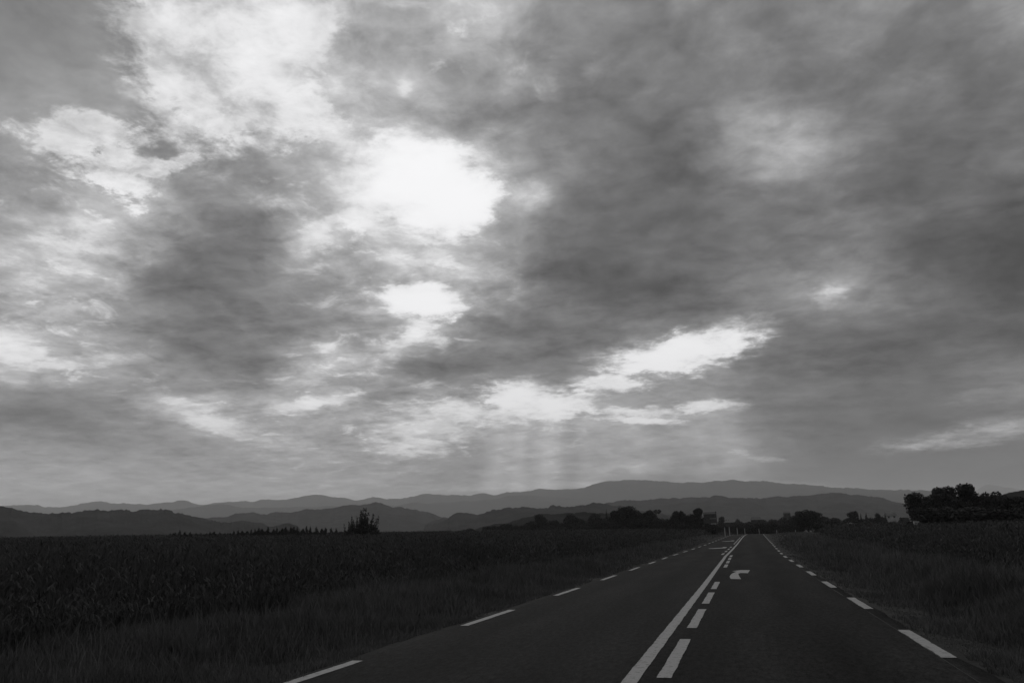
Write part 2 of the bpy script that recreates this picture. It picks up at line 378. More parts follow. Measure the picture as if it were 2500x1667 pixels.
def grid_mesh(name, X, Y, Z, mat, smooth=True):
    h, w = X.shape; idx = np.arange(h*w).reshape(h, w)
    q = np.stack([idx[:-1, :-1], idx[:-1, 1:], idx[1:, 1:], idx[1:, :-1]], -1).reshape(-1, 4)
    return mesh_np(name, np.stack([X, Y, Z], -1), q, np.full(len(q), 4), mat, smooth)
tag(obj('ground', grid_mesh('ground', X, Y, Zg, mat_soil)), 'dark grassy ground of the fields and verges', None, None, 'structure')

def road_z(y, x=0): return prof(y) - .012*abs(x+1.45)/3.7
mat_asph = bpy.data.materials.new('worn_asphalt'); mat_asph.use_nodes = True
q = G(mat_asph.node_tree); b = mat_asph.node_tree.nodes['Principled BSDF']
t = q.n('ShaderNodeTexCoord').outputs['Object']
agg = q.noise(t, 60, 5, .7)[0]; big = q.noise(q.v('MULTIPLY', t, (.9, .12, 1)), 1.2, 5, .6)[0]
xx = q.sep(t)[0]
track = q.m('SINE', q.m('MULTIPLY_ADD', xx, 3.5, 1.2))         # wheel tracks polished slightly paler
f = q.m('MULTIPLY', q.m('ADD', q.rng(agg, .38, .62, .004, .024, 'LINEAR'), q.rng(q.noise(q.v('MULTIPLY', t, (1, .35, 1)), 14, 5, .75)[0], .38, .62, .0, .014, 'LINEAR')), q.rng(big, .35, .65, .78, 1.2, 'LINEAR'))
f = q.m('MULTIPLY', f, q.m('MULTIPLY_ADD', track, .12, 1.0))
q.put(b.inputs['Base Color'], q.com(f, f, f)); b.inputs['Roughness'].default_value = .97; b.inputs['Specular IOR Level'].default_value = .02
bn = q.n('ShaderNodeBump'); bn.inputs['Strength'].default_value = .6; bn.inputs['Distance'].default_value = .006
q.put(bn.inputs['Height'], agg); q.put(b.inputs['Normal'], bn.outputs[0])
mat_paint = bpy.data.materials.new('worn_road_paint'); mat_paint.use_nodes = True
q = G(mat_paint.node_tree); b = mat_paint.node_tree.nodes['Principled BSDF']
t = q.n('ShaderNodeTexCoord').outputs['Object']
wear = q.rng(q.noise(t, 9, 8, .76)[0], .38, .48, 0, 1); f = q.m('MULTIPLY', q.rng(q.noise(t, 70, 4, .7)[0], .3, .7, .26, .36, 'LINEAR'), q.m('MULTIPLY_ADD', wear, .45, .55))
q.put(b.inputs['Base Color'], q.com(f, f, f)); b.inputs['Roughness'].default_value = .9; b.inputs['Specular IOR Level'].default_value = .08
bn = q.n('ShaderNodeBump'); bn.inputs['Strength'].default_value = .4; bn.inputs['Distance'].default_value = .004
q.put(bn.inputs['Height'], q.noise(t, 80, 4, .7)[0]); q.put(b.inputs['Normal'], bn.outputs[0])

ROADY = axis([(-15, 60, .5), (60, 300, 1.5)])
def strip(name, x0, x1, y0, y1, mat, parent, dz=.004, taper=None, step=1.0, jag=0.0, label=None):
    ys = np.linspace(y0, y1, max(2, int((y1-y0)/step)+1)); a = []
    for k, y in enumerate(ys):
        s = bend(y); j0 = jag*fbm1(y*9.3, 3+x0, 3); j1 = jag*fbm1(y*9.7, 9+x0, 3)
        l = taper(y) if taper else 0
        for x in (x0+j0, x1+j1): a.append((x+s+l, y, road_z(y, x)+dz))
    n = len(ys); qd = [(2*k, 2*k+1, 2*k+3, 2*k+2) for k in range(n-1)]
    o = obj(name, mesh_np(name, a, qd, [4]*len(qd), mat), parent)
    if label: o['label'] = label
    return o
XS = np.array([-5.30, -5.1, -3.3, -1.4, .4, 2.1, 2.34])
jl = np.array([1, 0, 0, 0, 0, 0, 1.])
Xr = XS[None, :] + bend(ROADY)[:, None] + jl[None, :]*(.05*fbm1(ROADY*1.7, 5, 4))[:, None]
Yr = np.repeat(ROADY[:, None], len(XS), 1); Zr = np.array([[road_z(y, x) for x in XS] for y in ROADY])
Xr = np.concatenate([Xr[:, :1], Xr, Xr[:, -1:]], 1); Yr = np.concatenate([Yr[:, :1], Yr, Yr[:, -1:]], 1)
Zr = np.concatenate([Zr[:, :1]-.12, Zr, Zr[:, -1:]-.12], 1)
road = obj('road', grid_mesh('road', Xr, Yr, Zr, mat_asph, False)); tag(road, 'two lane asphalt road running straight to a low crest', None, None, 'structure')
lt = lambda y: np.interp(y, [0, 60, 95, 140, 190, 230], [0, 0, .45, .8, 1.0, 1.0])      # the left lane narrows towards the crest
strip('centre_line', -1.40, -1.23, 3.0, 198, mat_paint, road, .006, step=.1, jag=.005, label='long unbroken white centre line')
def dashes(x0, x1, first, dash, period, ylim, name, taper=None):
    y = first
    while y < ylim:
        strip(name, x0, x1, y, y+dash, mat_paint, road, .006, taper, .1, .006); y += period
dashes(2.14, 2.31, 4.65, 2.95, 6.62, 196, 'edge_dash')
dashes(-5.16, -5.00, 7.1, 3.25, 7.55, 190, 'edge_dash', lt)
for y0, y1 in ((4.5, 7.9), (9.4, 12.8), (14.3, 17.8), (19.2, 22.8), (24.2, 27.7), (38.6, 42.0), (43.6, 47.0), (48.6, 52.0), (53.6, 57.0)):
    strip('centre_dash', -1.06, -.90, y0, y1, mat_paint, road, .006, None, .1, .005)
for y0, y1 in ((58.5, 62.), (65, 68.5), (71.5, 75), (78, 81.5), (92, 96), (98, 102), (104, 108), (110, 114), (116, 120), (122, 126), (128, 132), (134, 138), (150, 154), (160, 164)):
    strip('centre_dash', -1.74, -1.58, y0, y1, mat_paint, road, .006, None, .1, .005)
mat_joint = material('joint_filler', .06, .09, scale=3, rough=.9, spec=.05)
strip('edge_joint', 2.126, 2.135, 2, 60, mat_joint, road, .005, None, 1.0, .006, label='hairline pale joint along the right pavement edge')
def arrow(pts, label):
    m = MB(); m.poly([(x+bend(y), y, road_z(y, x)+.006) for x, y in pts]); o = m.build('lane_arrow', mat_paint, road); o['label'] = label
A = [(-.59, 29.35), (-.25, 29.15), (-.31, 30.6), (-.36, 32.1), (-.355, 33.0), (-.28, 33.35), (-.15, 33.3), (-.02, 33.15), (.03, 34.4), (.08, 35.7), (-.1, 35.75), (-.29, 35.85), (-.64, 34.95), (-.44, 34.55), (-.5, 34.0), (-.59, 33.1), (-.635, 32.2), (-.655, 31.0), (-.63, 30.1)]
arrow(A, 'curved white merging arrow painted in the right lane')
def away(y0, s): return [(-2.9+s*.0, y0), (-2.05, y0+1.2), (-2.0, y0+4.6), (-2.35, y0+4.9), (-2.45, y0+2.9), (-3.1, y0+1.9), (-3.6, y0+1.5), (-3.4, y0+.4)]
arrow(away(76, 0), 'nearer white merging arrow in the left lane')
arrow(away(108, 0), 'farther white merging arrow in the left lane')

# ------------------------------------------------------------------ hills
def hill_mat(name, a, b, sc):
    m = material(name, a, b, scale=sc, rough=1, spec=0, bump=1.0, bscale=sc*2.2, bdist=8, lo=.3, hi=.7); return m
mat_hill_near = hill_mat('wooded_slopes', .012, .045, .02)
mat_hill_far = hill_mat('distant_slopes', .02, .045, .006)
def hills(label, pts, dist, mat, depth=.35, rough=3.0, n=420, seed=1, jag=1.0):
    xs = np.array([p[0] for p in pts], float); ys = np.array([p[1] for p in pts], float)
    xx = np.linspace(xs[0], xs[-1], n)
    # smooth curve through the sampled ridge
    yy = np.interp(xx, xs, ys); k = np.hanning(7); k /= k.sum(); yy = np.convolve(np.pad(yy, 3, mode='edge'), k, 'valid')
    dd = np.interp(xx, [xs[0], xs[-1]], dist) if hasattr(dist, '__len__') else np.full(n, float(dist))
    T = np.concatenate([np.linspace(-1, 0, 12), np.linspace(0, 1, 9)[1:]])
    X = np.zeros((len(T), n)); Y = X*0; Z = X*0
    for i in range(n):
        d = ray(xx[i], yy[i]); h = math.hypot(d[0], d[1]); D0 = dd[i]; zr = CAM_H + D0*d[2]/h
        a = np.array([d[0]/h, d[1]/h])
        for j, t in enumerate(T):
            r = D0*(1+depth*t*(1.0 if t < 0 else 1.3)); X[j, i], Y[j, i] = a*r
            s = .5+.5*math.cos(math.pi*t); Z[j, i] = -14+(zr+14)*(s**.8)
    ends = np.minimum(ss(0, .03, np.linspace(0, 1, n)), ss(0, .03, 1-np.linspace(0, 1, n)))
    Dm = float(np.mean(dd)); S = Dm*.05
    t = np.abs(T)[:, None]
    Z += (fbm2(X/S, Y/S, seed, 5)*rough*np.minimum(t*2.2, 1)*Dm/180)*(1-t)*1.0
    Z += fbm1(xx/7.0+seed*9, seed, 5)[None, :]*jag*Dm/1960*(1-t)**4
    Z = np.where(t >= .999, -14.5, Z); Z = -14+(Z+14)*(.05+.95*ends)[None, :]
    o = obj('hills', grid_mesh('hills', X, Y, Z, mat)); tag(o, label, None, None, 'structure'); return o
RA = [(-300,1240),(-100,1236),(0,1239),(30,1235),(68,1231),(95,1234),(107,1240),(161,1239.5),(217,1230.6),(250,1225),(277,1228.5),(301,1227.6),(327,1231.5),(360,1230),(396,1226.4),(426,1225.5),(440,1223),(464,1227),(488,1233),(512,1232.4),(536,1229),(557,1225),(598,1224.6),(616,1227.6),(637,1220.8),(700,1219),(738,1215),(787,1214.4),(843,1215.7),(866,1223.4),(889,1218.8),(910,1213.7),(945,1219),(978,1215.7),(1006,1211),(1029,1207.6),(1067,1211.6),(1123,1208.6),(1146,1210.6),(1185,1203.5),(1210,1208.6),(1236,1201.7),(1271,1202.4),(1312,1197),(1364,1196.7),(1399,1193),(1422,1190.4),(1448,1183.4),(1481,1178),(1548,1174.5),(1612,1175),(1665,1179),(1698,1176.8),(1750,1175.4),(1869,1177.4),(1933,1181.6),(2016,1187),(2099,1193.7),(2182,1197.3),(2237,1195.4),(2276,1197.3),(2340,1204),(2420,1214),(2560,1222),(2700,1228)]
hills('long pale ridge of hills along the whole skyline', RA, (12500, 7000), mat_hill_far, .28, 2.0, 1400, 2, 1.3)
hills('faint far mountain behind the right tree clump', [(2330,1222),(2372,1204),(2385,1196),(2397,1187),(2412,1182),(2432,1184),(2460,1190),(2500,1196),(2560,1200),(2650,1206),(2760,1215)], 19000, mat_hill_far, .12, 1.0, 160, 5)
hills('mid grey ridge in front of the pale skyline ridge', [(360,1262),(431,1244),(470,1238),(506,1234),(545,1232.7),(595,1238),(640,1243),(700,1241.6),(760,1239),(822,1235.6),(880,1237),(955,1237.5),(983,1235),(1057,1233.6),(1088,1229),(1164,1224),(1200,1220),(1240,1217),(1300,1214),(1380,1215),(1460,1222),(1600,1240),(1750,1262)], 8200, mat_hill_far, .3, 2.0, 420, 3)
hills('grey wooded hill behind the bushy roadside shrub', [(420,1282),(506,1266),(580,1262),(640,1262),(700,1256),(751,1249.4),(802,1247),(843,1240.5),(878,1234.3),(915,1232),(932,1233),(952,1239),(980,1238),(1019,1245),(1057,1254),(1090,1263),(1150,1272),(1250,1285)], 3300, mat_hill_near, .35, 2.5, 700, 4, 2)
hills('dark wooded hill on the left above the field', [(-300,1250),(-120,1240),(0,1246),(18,1245),(39,1249),(60,1253),(74,1257.4),(104,1257),(143,1254),(155,1251),(184,1252),(220,1244),(244,1243.4),(262,1246),(298,1249),(327,1251),(351,1246),(399,1245.5),(429,1248.5),(464,1257),(491,1265),(512,1271),(565,1279),(640,1285),(760,1292)], 1750, mat_hill_near, .35, 3.0, 900, 6, 3.2)
hills('dark wooded rise left of the road end', [(1020,1286),(1070,1272),(1113,1261),(1172,1252.7),(1223,1243.8),(1276,1236),(1294,1238),(1310,1243),(1331,1239.5),(1350,1236.7),(1410,1238.3),(1452,1236),(1500,1240),(1580,1250),(1700,1268)], 2000, mat_hill_near, .35, 3.0, 600, 7, 3.2)
hills('broad dark hill behind the end of the road', [(1280,1262),(1350,1250),(1400,1242),(1452,1234.4),(1471,1231),(1492,1225.5),(1523,1221.7),(1574,1222),(1597,1219.6),(1632,1220.3),(1686,1215.7),(1710,1215),(1750,1217),(1850,1216.7),(1919,1214.4),(1966,1210),(2027,1205.6),(2060,1207.5),(2126,1214),(2176,1225),(2218,1231),(2300,1240),(2420,1252),(2560,1262)], 3300, mat_hill_near, .35, 2.5, 800, 8, 1.8)
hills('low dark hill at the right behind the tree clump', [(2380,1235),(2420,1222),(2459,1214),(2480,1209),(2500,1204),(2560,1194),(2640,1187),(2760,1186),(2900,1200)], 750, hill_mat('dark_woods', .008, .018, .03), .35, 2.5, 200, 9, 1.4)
hills('small near knoll under the trees left of the sign', [(1120,1300),(1190,1284),(1240,1274),(1290,1264),(1335,1254),(1400,1252),(1450,1250),(1500,1254),(1560,1266),(1620,1280),(1700,1296)], 620, mat_hill_near, .3, 2.0, 200, 11, 2.0)

# ------------------------------------------------------------------ grass and crops (not countable)
def leafy(name, label, pos, hgt, wid, lean, mat, cat, off=None):
    """each plant: tapered blade of three faces, bent outwards"""
    n = len(pos); base = np.column_stack([pos, ground_z(pos[:, 0], pos[:, 1])-.03+(0 if off is None else off)])
    a = rng.uniform(0, 2*math.pi, n); d = np.column_stack([np.cos(a), np.sin(a), np.zeros(n)])
    f = rng.uniform(0, 2*math.pi, n); s = np.column_stack([np.cos(f), np.sin(f), np.zeros(n)])
    up = np.array([0, 0, 1.])
    L = (hgt*lean)[:, None]*d; H = hgt[:, None]*up; W = wid[:, None]*s
    v = np.stack([base-W*.5, base+W*.5, base+H*.55+L*.25+W*.45, base+H*.55+L*.25-W*.45, base+H+L], 1)
    i = np.arange(n)[:, None]*5
    loops = np.concatenate([i+[0, 1, 2, 3], i+[3, 2, 4]], 1)
    o = obj(name, mesh_np(name, v, loops, np.tile([4, 3], n), mat)); tag(o, label, cat, None, 'stuff'); return o
def foliage_mat(name, a, b, sc):
    m = bpy.data.materials.new(name); m.use_nodes = True; q = G(m.node_tree); bs = m.node_tree.nodes['Principled BSDF']
    t = q.n('ShaderNodeNewGeometry').outputs['Position']
    f = q.m('MULTIPLY', q.rng(q.noise(t, sc, 5, .65)[0], .34, .66, a, b, 'LINEAR'), q.rng(q.noise(t, sc*9, 3, .6)[0], .3, .7, .8, 1.2, 'LINEAR'))
    q.put(bs.inputs['Base Color'], q.com(f, f, f)); bs.inputs['Roughness'].default_value = .95; bs.inputs['Specular IOR Level'].default_value = .03
    return m
mat_grass = foliage_mat('verge_grass', .075, .13, .35)
mat_crop = foliage_mat('dark_crop', .06, .085, .25)
def scatter(n, x0, x1, y0, y1, dmin=6.0, power=2.0):
    """denser near the viewer, thinner far away, only over the part that can be seen"""
    out = []; tot = 0
    while tot < n:
        r = dmin*(400/dmin)**rng.uniform(0, 1, n*2); th = np.radians(rng.uniform(-60, 32, n*2))
        x = r*np.sin(th); y = r*np.cos(th)
        k = (x > x0(y)) & (x < x1(y)) & (y > y0) & (y < y1)
        out.append(np.column_stack([x[k], y[k]])); tot += int(k.sum())
        if len(out) > 60: break
    return np.concatenate(out)[:n]
c = lambda v: (lambda y: v+bend(np.minimum(y, 300)))
pL = scatter(110000, c(-11.5), c(-5.15), 4, 230); pR = scatter(80000, c(2.30), lambda y: np.interp(y, [0, 30, 60, 130, 300], [7, 8, 9, 11, 13])+1, 4, 230)
pos = np.concatenate([pL, pR]); r = np.hypot(*pos.T); xr = pos[:, 0]-bend(np.minimum(pos[:, 1], 300))
edge = np.minimum(np.abs(xr+5.25), np.abs(xr-2.42))
cl = fbm2(pos[:, 0]*.6, pos[:, 1]*.45, 21, 4)
keep = (edge > .16*np.abs(fbm1(pos[:, 1]*1.9, 8))) & (rng.random(len(pos)) < .8+.4*ss(-.6, .3, cl))
pos, r, edge, cl = pos[keep], r[keep], edge[keep], cl[keep]
h = (.09+.30*ss(.1, 2.5, edge))*(.45+.6*rng.random(len(pos)))*(1+.75*cl)+(rng.random(len(pos)) < .02)*.3*ss(.4, 1.5, edge)
leafy('verge_grass', 'rough grass on the verges along both road edges', pos, np.maximum(h*(1-.55*ss(90, 150, pos[:, 1])), .05), .004+r*.0008, rng.uniform(.1, .6, len(pos)), mat_grass, 'grass')
pos = scatter(330000, lambda y: -170+0*y, c(-10.3), 6, 400, 10.0); r = np.hypot(*pos.T)
tall = 1.35*(.75+.35*rng.random(len(pos)))*(1+.16*fbm2(pos[:, 0]*.25, pos[:, 1]*.25, 31)); tall *= .45+.55*ss(0, 2.5, -10.3-(pos[:, 0]-bend(np.minimum(pos[:, 1], 300))))
r_ = rng.random(len(pos)) < .62
leafy('field_crop', 'tall dark crop filling the field left of the road', pos, np.where(r_, .04+.08*rng.random(len(pos))+r*.0008, tall), np.where(r_, .013+r*.0011, .007+r*.0009), np.where(r_, rng.uniform(.5, 1.8, len(pos)), rng.uniform(.02, .4, len(pos))), mat_crop, 'crop', np.where(r_, tall*rng.uniform(.25, .95, len(pos)), 0))
xe = lambda y: np.interp(y, [0, 30, 60, 130, 160, 230, 330], [6.5, 7.2, 8.5, 10.5, 13, 19, 28])
pos = scatter(170000, xe, lambda y: 60+.5*y, 6, 330, 8.0); r = np.hypot(*pos.T)
tall = 1.45*(.7+.4*rng.random(len(pos)))*(1+.16*fbm2(pos[:, 0]*.25, pos[:, 1]*.25, 41)); tall *= .4+.6*ss(0, 2.0, pos[:, 0]-xe(pos[:, 1]))
r_ = rng.random(len(pos)) < .62
leafy('tangled_crop', 'dark tangled crop in the field right of the road', pos, np.where(r_, .04+.08*rng.random(len(pos))+r*.0008, tall), np.where(r_, .013+r*.0011, .007+r*.0009), np.where(r_, rng.uniform(.5, 1.8, len(pos)), rng.uniform(.02, .4, len(pos))), mat_crop, 'crop', np.where(r_, tall*rng.uniform(.25, .95, len(pos)), 0))

# ------------------------------------------------------------------ trees
mat_leaf = foliage_mat('tree_leaves', .03, .065, 1.2)
mat_bark = material('bark', .03, .06, scale=8, rough=.95, spec=.1, bump=.5, bscale=20)
def leaf_cloud(clumps, n, size, seed):
    """many small tilted leaf quads spread through the clumps (x, y, z, rx, ry, rz)"""
    r = np.random.default_rng(seed); C = np.array(clumps, float)
    vol = np.prod(C[:, 3:], 1)**.75; k = r.choice(len(C), n, p=vol/vol.sum())
    u = r.normal(size=(n, 3)); u /= np.linalg.norm(u, axis=1)[:, None]
    rad = r.uniform(.15, 1, n)**.45*(1+.07*r.normal(size=n)*(r.random(n) < .3))
    p = C[k, :3]+u*rad[:, None]*C[k, 3:]
    a = r.normal(size=(n, 3)); a /= np.linalg.norm(a, axis=1)[:, None]; b = np.cross(a, r.normal(size=(n, 3))); b /= np.linalg.norm(b, axis=1)[:, None]
    s = size*r.uniform(.5, 1.3, n)[:, None]
    v = np.stack([p-a*s, p+b*s*.55, p+a*s, p-b*s*.55], 1)
    return mesh_np('crown', v, np.arange(4*n), np.full(n, 4), mat_leaf)
def limbs(h, targets, r0, seed):
    m = MB(); rr = random.Random(seed); top = h*.62
    pts = [(rr.uniform(-.03, .03)*h*(k/5), rr.uniform(-.03, .03)*h*(k/5), -.3+(top+.3)*k/5) for k in range(6)]
    m.tube(pts, [r0*(1-.13*k) for k in range(6)], 7)
    for i, t in enumerate(targets):
        s = pts[2+i % 4]; e = Vector(t); mid = Vector(s).lerp(e, .5)+Vector((0, 0, .04*h))
        m.tube([s, mid, e], [r0*.45, r0*.28, r0*.08], 5)
    me = bpy.data.meshes.new('trunk'); me.from_pydata(m.v, [], m.f); me.update(); me.materials.append(mat_bark); return me
PROTO = {}
def proto(kind, seed):
    """unit-height tree: crown and trunk meshes"""
    rr = random.Random(seed); cl = []
    if kind == 'round':
        for _ in range(15):
            a = rr.uniform(0, 6.28); q = rr.uniform(0, .27); z = rr.uniform(.32, .84)
            w = q*(1.25-abs(z-.55)); s = rr.uniform(.09, .17)
            cl.append((w*math.cos(a), w*math.sin(a), z, s, s, s*.8))
        cl += [(0, 0, .52, .27, .27, .32), (0, 0, .3, .22, .22, .22)]; n = 8000; size = .024
    elif kind == 'low':
        for _ in range(14):
            a = rr.uniform(0, 6.28); q = rr.uniform(0, .42); z = rr.uniform(.22, .8)*(1-.5*q)
            s = rr.uniform(.12, .2); cl.append((q*math.cos(a), q*math.sin(a), z, s, s, s*.9))
        cl += [(0, 0, .4, .38, .38, .36)]; n = 6500; size = .030
    elif kind == 'slim':
        for k in range(10):
            z = .12+.8*k/9; w = .13*(1-(k/9)**2*.8); a = rr.uniform(0, 6.28)
            cl.append((w*.4*math.cos(a), w*.4*math.sin(a), z, w, w, .09))
        n = 1500; size = .026
    else:                                    # 'spiky': many upright shoots from one base
        for _ in range(20):
            a = rr.uniform(0, 6.28); q = rr.uniform(.0, .33); hh = (1-.95*q)*rr.uniform(.72, 1.0)
            for k in range(6):
                t = k/5; w = .085*(1-.75*t)
                cl.append((q*(.7+.4*t)*math.cos(a), q*(.7+.4*t)*math.sin(a), .06+(hh-.1)*t, w, w, .08))
        cl += [(0, 0, .25, .36, .36, .27)]; n = 9000; size = .021
    crown = leaf_cloud(cl, n, size, seed)
    tg = [c[:3] for c in sorted(cl, key=lambda c: c[2])[len(cl)//3::max(1, len(cl)//9)]][:8]
    trunk = limbs(1.0, tg, {'round': .028, 'low': .03, 'slim': .02, 'spiky': .016}[kind], seed)
    return crown, trunk
for kd, ns in (('round', 4), ('low', 4), ('slim', 3), ('spiky', 3)):
    for s in range(ns): PROTO[kd, s] = proto(kd, 100+s*7+len(kd))
NT_ = [0]
def tree(kind, px, ptop, dist, wpx, label, group, name='tree', cat='tree', base=None, var=None):
    """ptop: image height of the crown's top; the base stands on the ground there"""
    P0 = at(px, ptop, dist); zb = float(ground_z(P0[0], P0[1])) if base is None else base
    h = P0[2]-zb; NT_[0] += 1; i = NT_[0]
    w = wpx/F_PX*dist*1.03
    nat = {'round': .62, 'low': .95, 'slim': .27, 'spiky': .72}[kind]
    nv = {'round': 4, 'low': 4, 'slim': 3, 'spiky': 3}[kind]; v = i % nv if var is None else var
    e = empty(name, (P0[0], P0[1], zb), (i*2.399) % 6.283); s = w/nat/1.0; zf = {'round': .93, 'low': 1.02, 'slim': 1.02, 'spiky': 1.02}[kind]
    e.scale = (s, s, h/zf)
    c, t = PROTO[kind, v]
    obj('crown', c, e); obj('trunk', t, e)
    tag(e, label, cat, group); return e
ORD = ['first', 'second', 'third', 'fourth', 'fifth', 'sixth', 'seventh', 'eighth', 'ninth', 'tenth', 'eleventh', 'twelfth', 'thirteenth', 'fourteenth', 'fifteenth', 'sixteenth', 'seventeenth', 'eighteenth', 'nineteenth', 'twentieth', 'twenty-first', 'twenty-second', 'twenty-third', 'twenty-fourth', 'twenty-fifth', 'twenty-sixth', 'twenty-seventh', 'twenty-eighth', 'twenty-ninth', 'thirtieth', 'thirty-first', 'thirty-second', 'thirty-third', 'thirty-fourth', 'thirty-fifth', 'thirty-sixth', 'thirty-seventh', 'thirty-eighth', 'thirty-ninth', 'fortieth']
# the lone bushy shrub
tree('spiky', 888, 1230, 120, 78, 'tall bushy shrub with ragged upright shoots, standing alone above the left field', None, 'shrub', 'shrub', var=0)
tree('spiky', 858, 1254, 119, 46, 'lower shrub leaning against the left side of the tall ragged shrub', None, 'shrub', 'shrub', var=1)
# row of young bushes on the field edge
xs = 428; row = []
rr = random.Random(5)
while xs < 838:
    row.append(xs); xs += rr.uniform(8, 14)
for i, x in enumerate(row):
    top = np.interp(x, [425, 440, 450, 480, 560, 600, 640, 700, 760, 820, 840], [1290, 1289, 1297, 1298, 1297, 1290, 1284, 1284, 1283, 1288, 1290])+rr.uniform(-2.5, 3)
    tree(rr.choice(['slim', 'slim', 'low']), x, top, 150, rr.uniform(11, 19), ('%s young bush from the left in the low row on the field edge' % ORD[i]), 'young bushes along the field edge', 'young_bush', 'bush')
# trees between the shrub and the sign
LT = [('low',1150,1286,360,40),('low',1195,1279,360,50),('low',1235,1272,350,55),('low',1262,1276,330,40),('low',1290,1267,340,50),('round',1322,1254,340,36),('low',1352,1262,330,44),
      ('round',1392,1248,320,34),('low',1420,1258,320,40),('round',1448,1252,320,34),('slim',1480,1241,310,9),('low',1466,1256,300,40),('round',1505,1247,290,46),('round',1540,1235,280,66),
      ('round',1582,1243,280,52),('low',1612,1256,270,44),('low',1636,1260,260,36),('round',1646,1250,240,32),('round',1664,1245,235,34),('round',1686,1247,230,30),('round',1702,1241,225,26),('low',1722,1256,235,30),
      ('low',1560,1262,270,60),('low',1500,1268,300,60),('low',1420,1274,320,60),('low',1340,1280,330,60),('low',1660,1268,225,56),('low',1694,1272,240,30)]
LT = sorted(LT[:22], key=lambda q: q[1])+sorted(LT[22:], key=lambda q: q[1])
for i, (k, x, t, d, w) in enumerate(LT[:22]):
    tree(k, x, t, d, w, '%s dark tree from the left in the tree line ending at the sign' % ORD[i], 'dark trees left of the sign')
for i, (k, x, t, d, w) in enumerate(LT[22:]):
    tree(k, x, t, d-25, w, '%s low bush from the left in front of the tree line left of the sign' % ORD[i], 'low bushes before the tree line', 'bush', 'bush')
# trees behind the end of the road
BT = [('low',1760,1263,430,60),('round',1762,1260,440,20),('low',1790,1264,430,62),('low',1814,1265,430,56),('round',1800,1260,440,16),('low',1837,1264,430,60),('low',1862,1257,440,60),('low',1882,1255,430,60),('low',1905,1253,400,40),
      ('low',1932,1252,380,44),('round',1968,1237,260,58),('round',1948,1246,265,34),('round',1990,1249,265,26),('low',2012,1252,330,56),('low',2040,1254,330,56),('low',2066,1253,340,50),('round',2079,1248,330,20),
      ('slim',2093,1249,330,8),('slim',2101,1250,330,6),('slim',2114,1251,330,12),('low',2128,1257,340,44),('round',2146,1252,320,22),('slim',2160,1248,320,7),('low',2178,1266,320,30),('low',2205,1272,300,34),('low',2198,1256,330,12)]
BT.sort(key=lambda q: q[1])
for i, (k, x, t, d, w) in enumerate(BT):
    lab = 'large round dark tree right of the road end, tallest between sign and clump' if (x, t) == (1968, 1237) else '%s tree from the left in the wood behind the road end' % ORD[i]
    tree(k, x, t, d, w, lab, 'trees behind the road end')
for i, (x, t, d, w) in enumerate([(1738, 1273, 215, 46), (1762, 1275, 300, 56), (1800, 1274, 310, 66), (1845, 1268, 300, 66), (1890, 1268, 290, 66), (1930, 1266, 280, 60), (2030, 1262, 250, 80), (2085, 1262, 250, 76), (2140, 1264, 240, 76), (2190, 1272, 230, 70)]):
    tree('low', x, t, d, w, '%s bush from the left along the foot of the wood' % ORD[i], 'bushes at the foot of the wood', 'bush', 'bush')
tree('low', 1992, 1293, 170, 20, 'small paler bush on the right verge before the round tree', None, 'bush', 'bush')
# the big clump at the right
RC = [('round',2246,1201,130,70),('round',2266,1204,132,67),('round',2288,1190,135,46),('round',2307,1186,128,44),('round',2318,1203,126,60),('round',2334,1201,133,50),('round',2357,1182,130,50),('round',2378,1198,130,56),('round',2398,1199,130,56),('round',2416,1205,128,56),
      ('round',2440,1209,126,70),('round',2470,1212,124,70),('round',2500,1211,123,70),('round',2530,1207,122,90),('low',2560,1216,120,112),('low',2262,1228,118,98),('round',2268,1214,128,66),('low',2290,1225,118,126),('low',2350,1222,116,140),('low',2410,1226,115,134),('low',2470,1230,112,134)]
RC.sort(key=lambda q: (q[3] < 120, q[1]))
for i, (k, x, t, d, w) in enumerate([q for q in RC if q[3] >= 120]):
    tree(k, x, t, d, w, '%s tree from the left in the tall dark clump at the right' % ORD[i], 'tall dark clump at the right')
for i, (k, x, t, d, w) in enumerate([q for q in RC if q[3] < 120]):
    tree(k, x, t, d, w, '%s bush from the left along the foot of the right clump' % ORD[i], 'bushes under the right clump', 'bush', 'bush')

# ------------------------------------------------------------------ posts, sign, houses
mat_post = material('white_plastic_post', .3, .38, scale=6, rough=.6)
mat_band = material('dark_reflector', .05, .06, rough=.4)
POSTS = [(1767.5,1287,1770,1301.8,160),(1778.8,1285.9,1781.3,1300.3,163),(1799.3,1288,1800.4,1300.3,186),(1817.7,1288.6,1818.5,1298.7,222),(1852.3,1289.6,1853.6,1299.2,228),(1895.9,1292.3,1896.8,1300.8,236),(1942,1293,1942.6,1301.9,228)]
PL = ['leftmost white post, just off the left road edge at the crest', 'second white post from the left at the crest, nearly touching the first', 'third white post from the left, above the left lane', 'middle white post, above the centre line end', 'white post above the right lane at the crest', 'white post on the right verge beyond the road end', 'rightmost white post, in front of the round tree']
for (tx, ty, bx, by, d), lab in zip(POSTS, PL):
    T = at(tx, ty, d); B = at(bx, by, d); zg = float(ground_z(B[0], B[1])); h = T[2]-zg
    e = empty('marker_post', (B[0], B[1], zg), -YAW*.3); tag(e, lab, 'post', 'white marker posts round the bend')
    w = .17
    MB().box((0, 0, (h-.12)/2-.1), (w, .10, h-.12+.2), 0, .03).build('post_body', mat_post, e)
    m = MB(); m.box((0, 0, h-.12), (w+.01, .11, .07), 0, .03).build('reflector_band', mat_band, e)
    m = MB(); m.box((0, 0, h-.0425), (w, .10, .085), 0, .03).build('post_cap', mat_post, e)
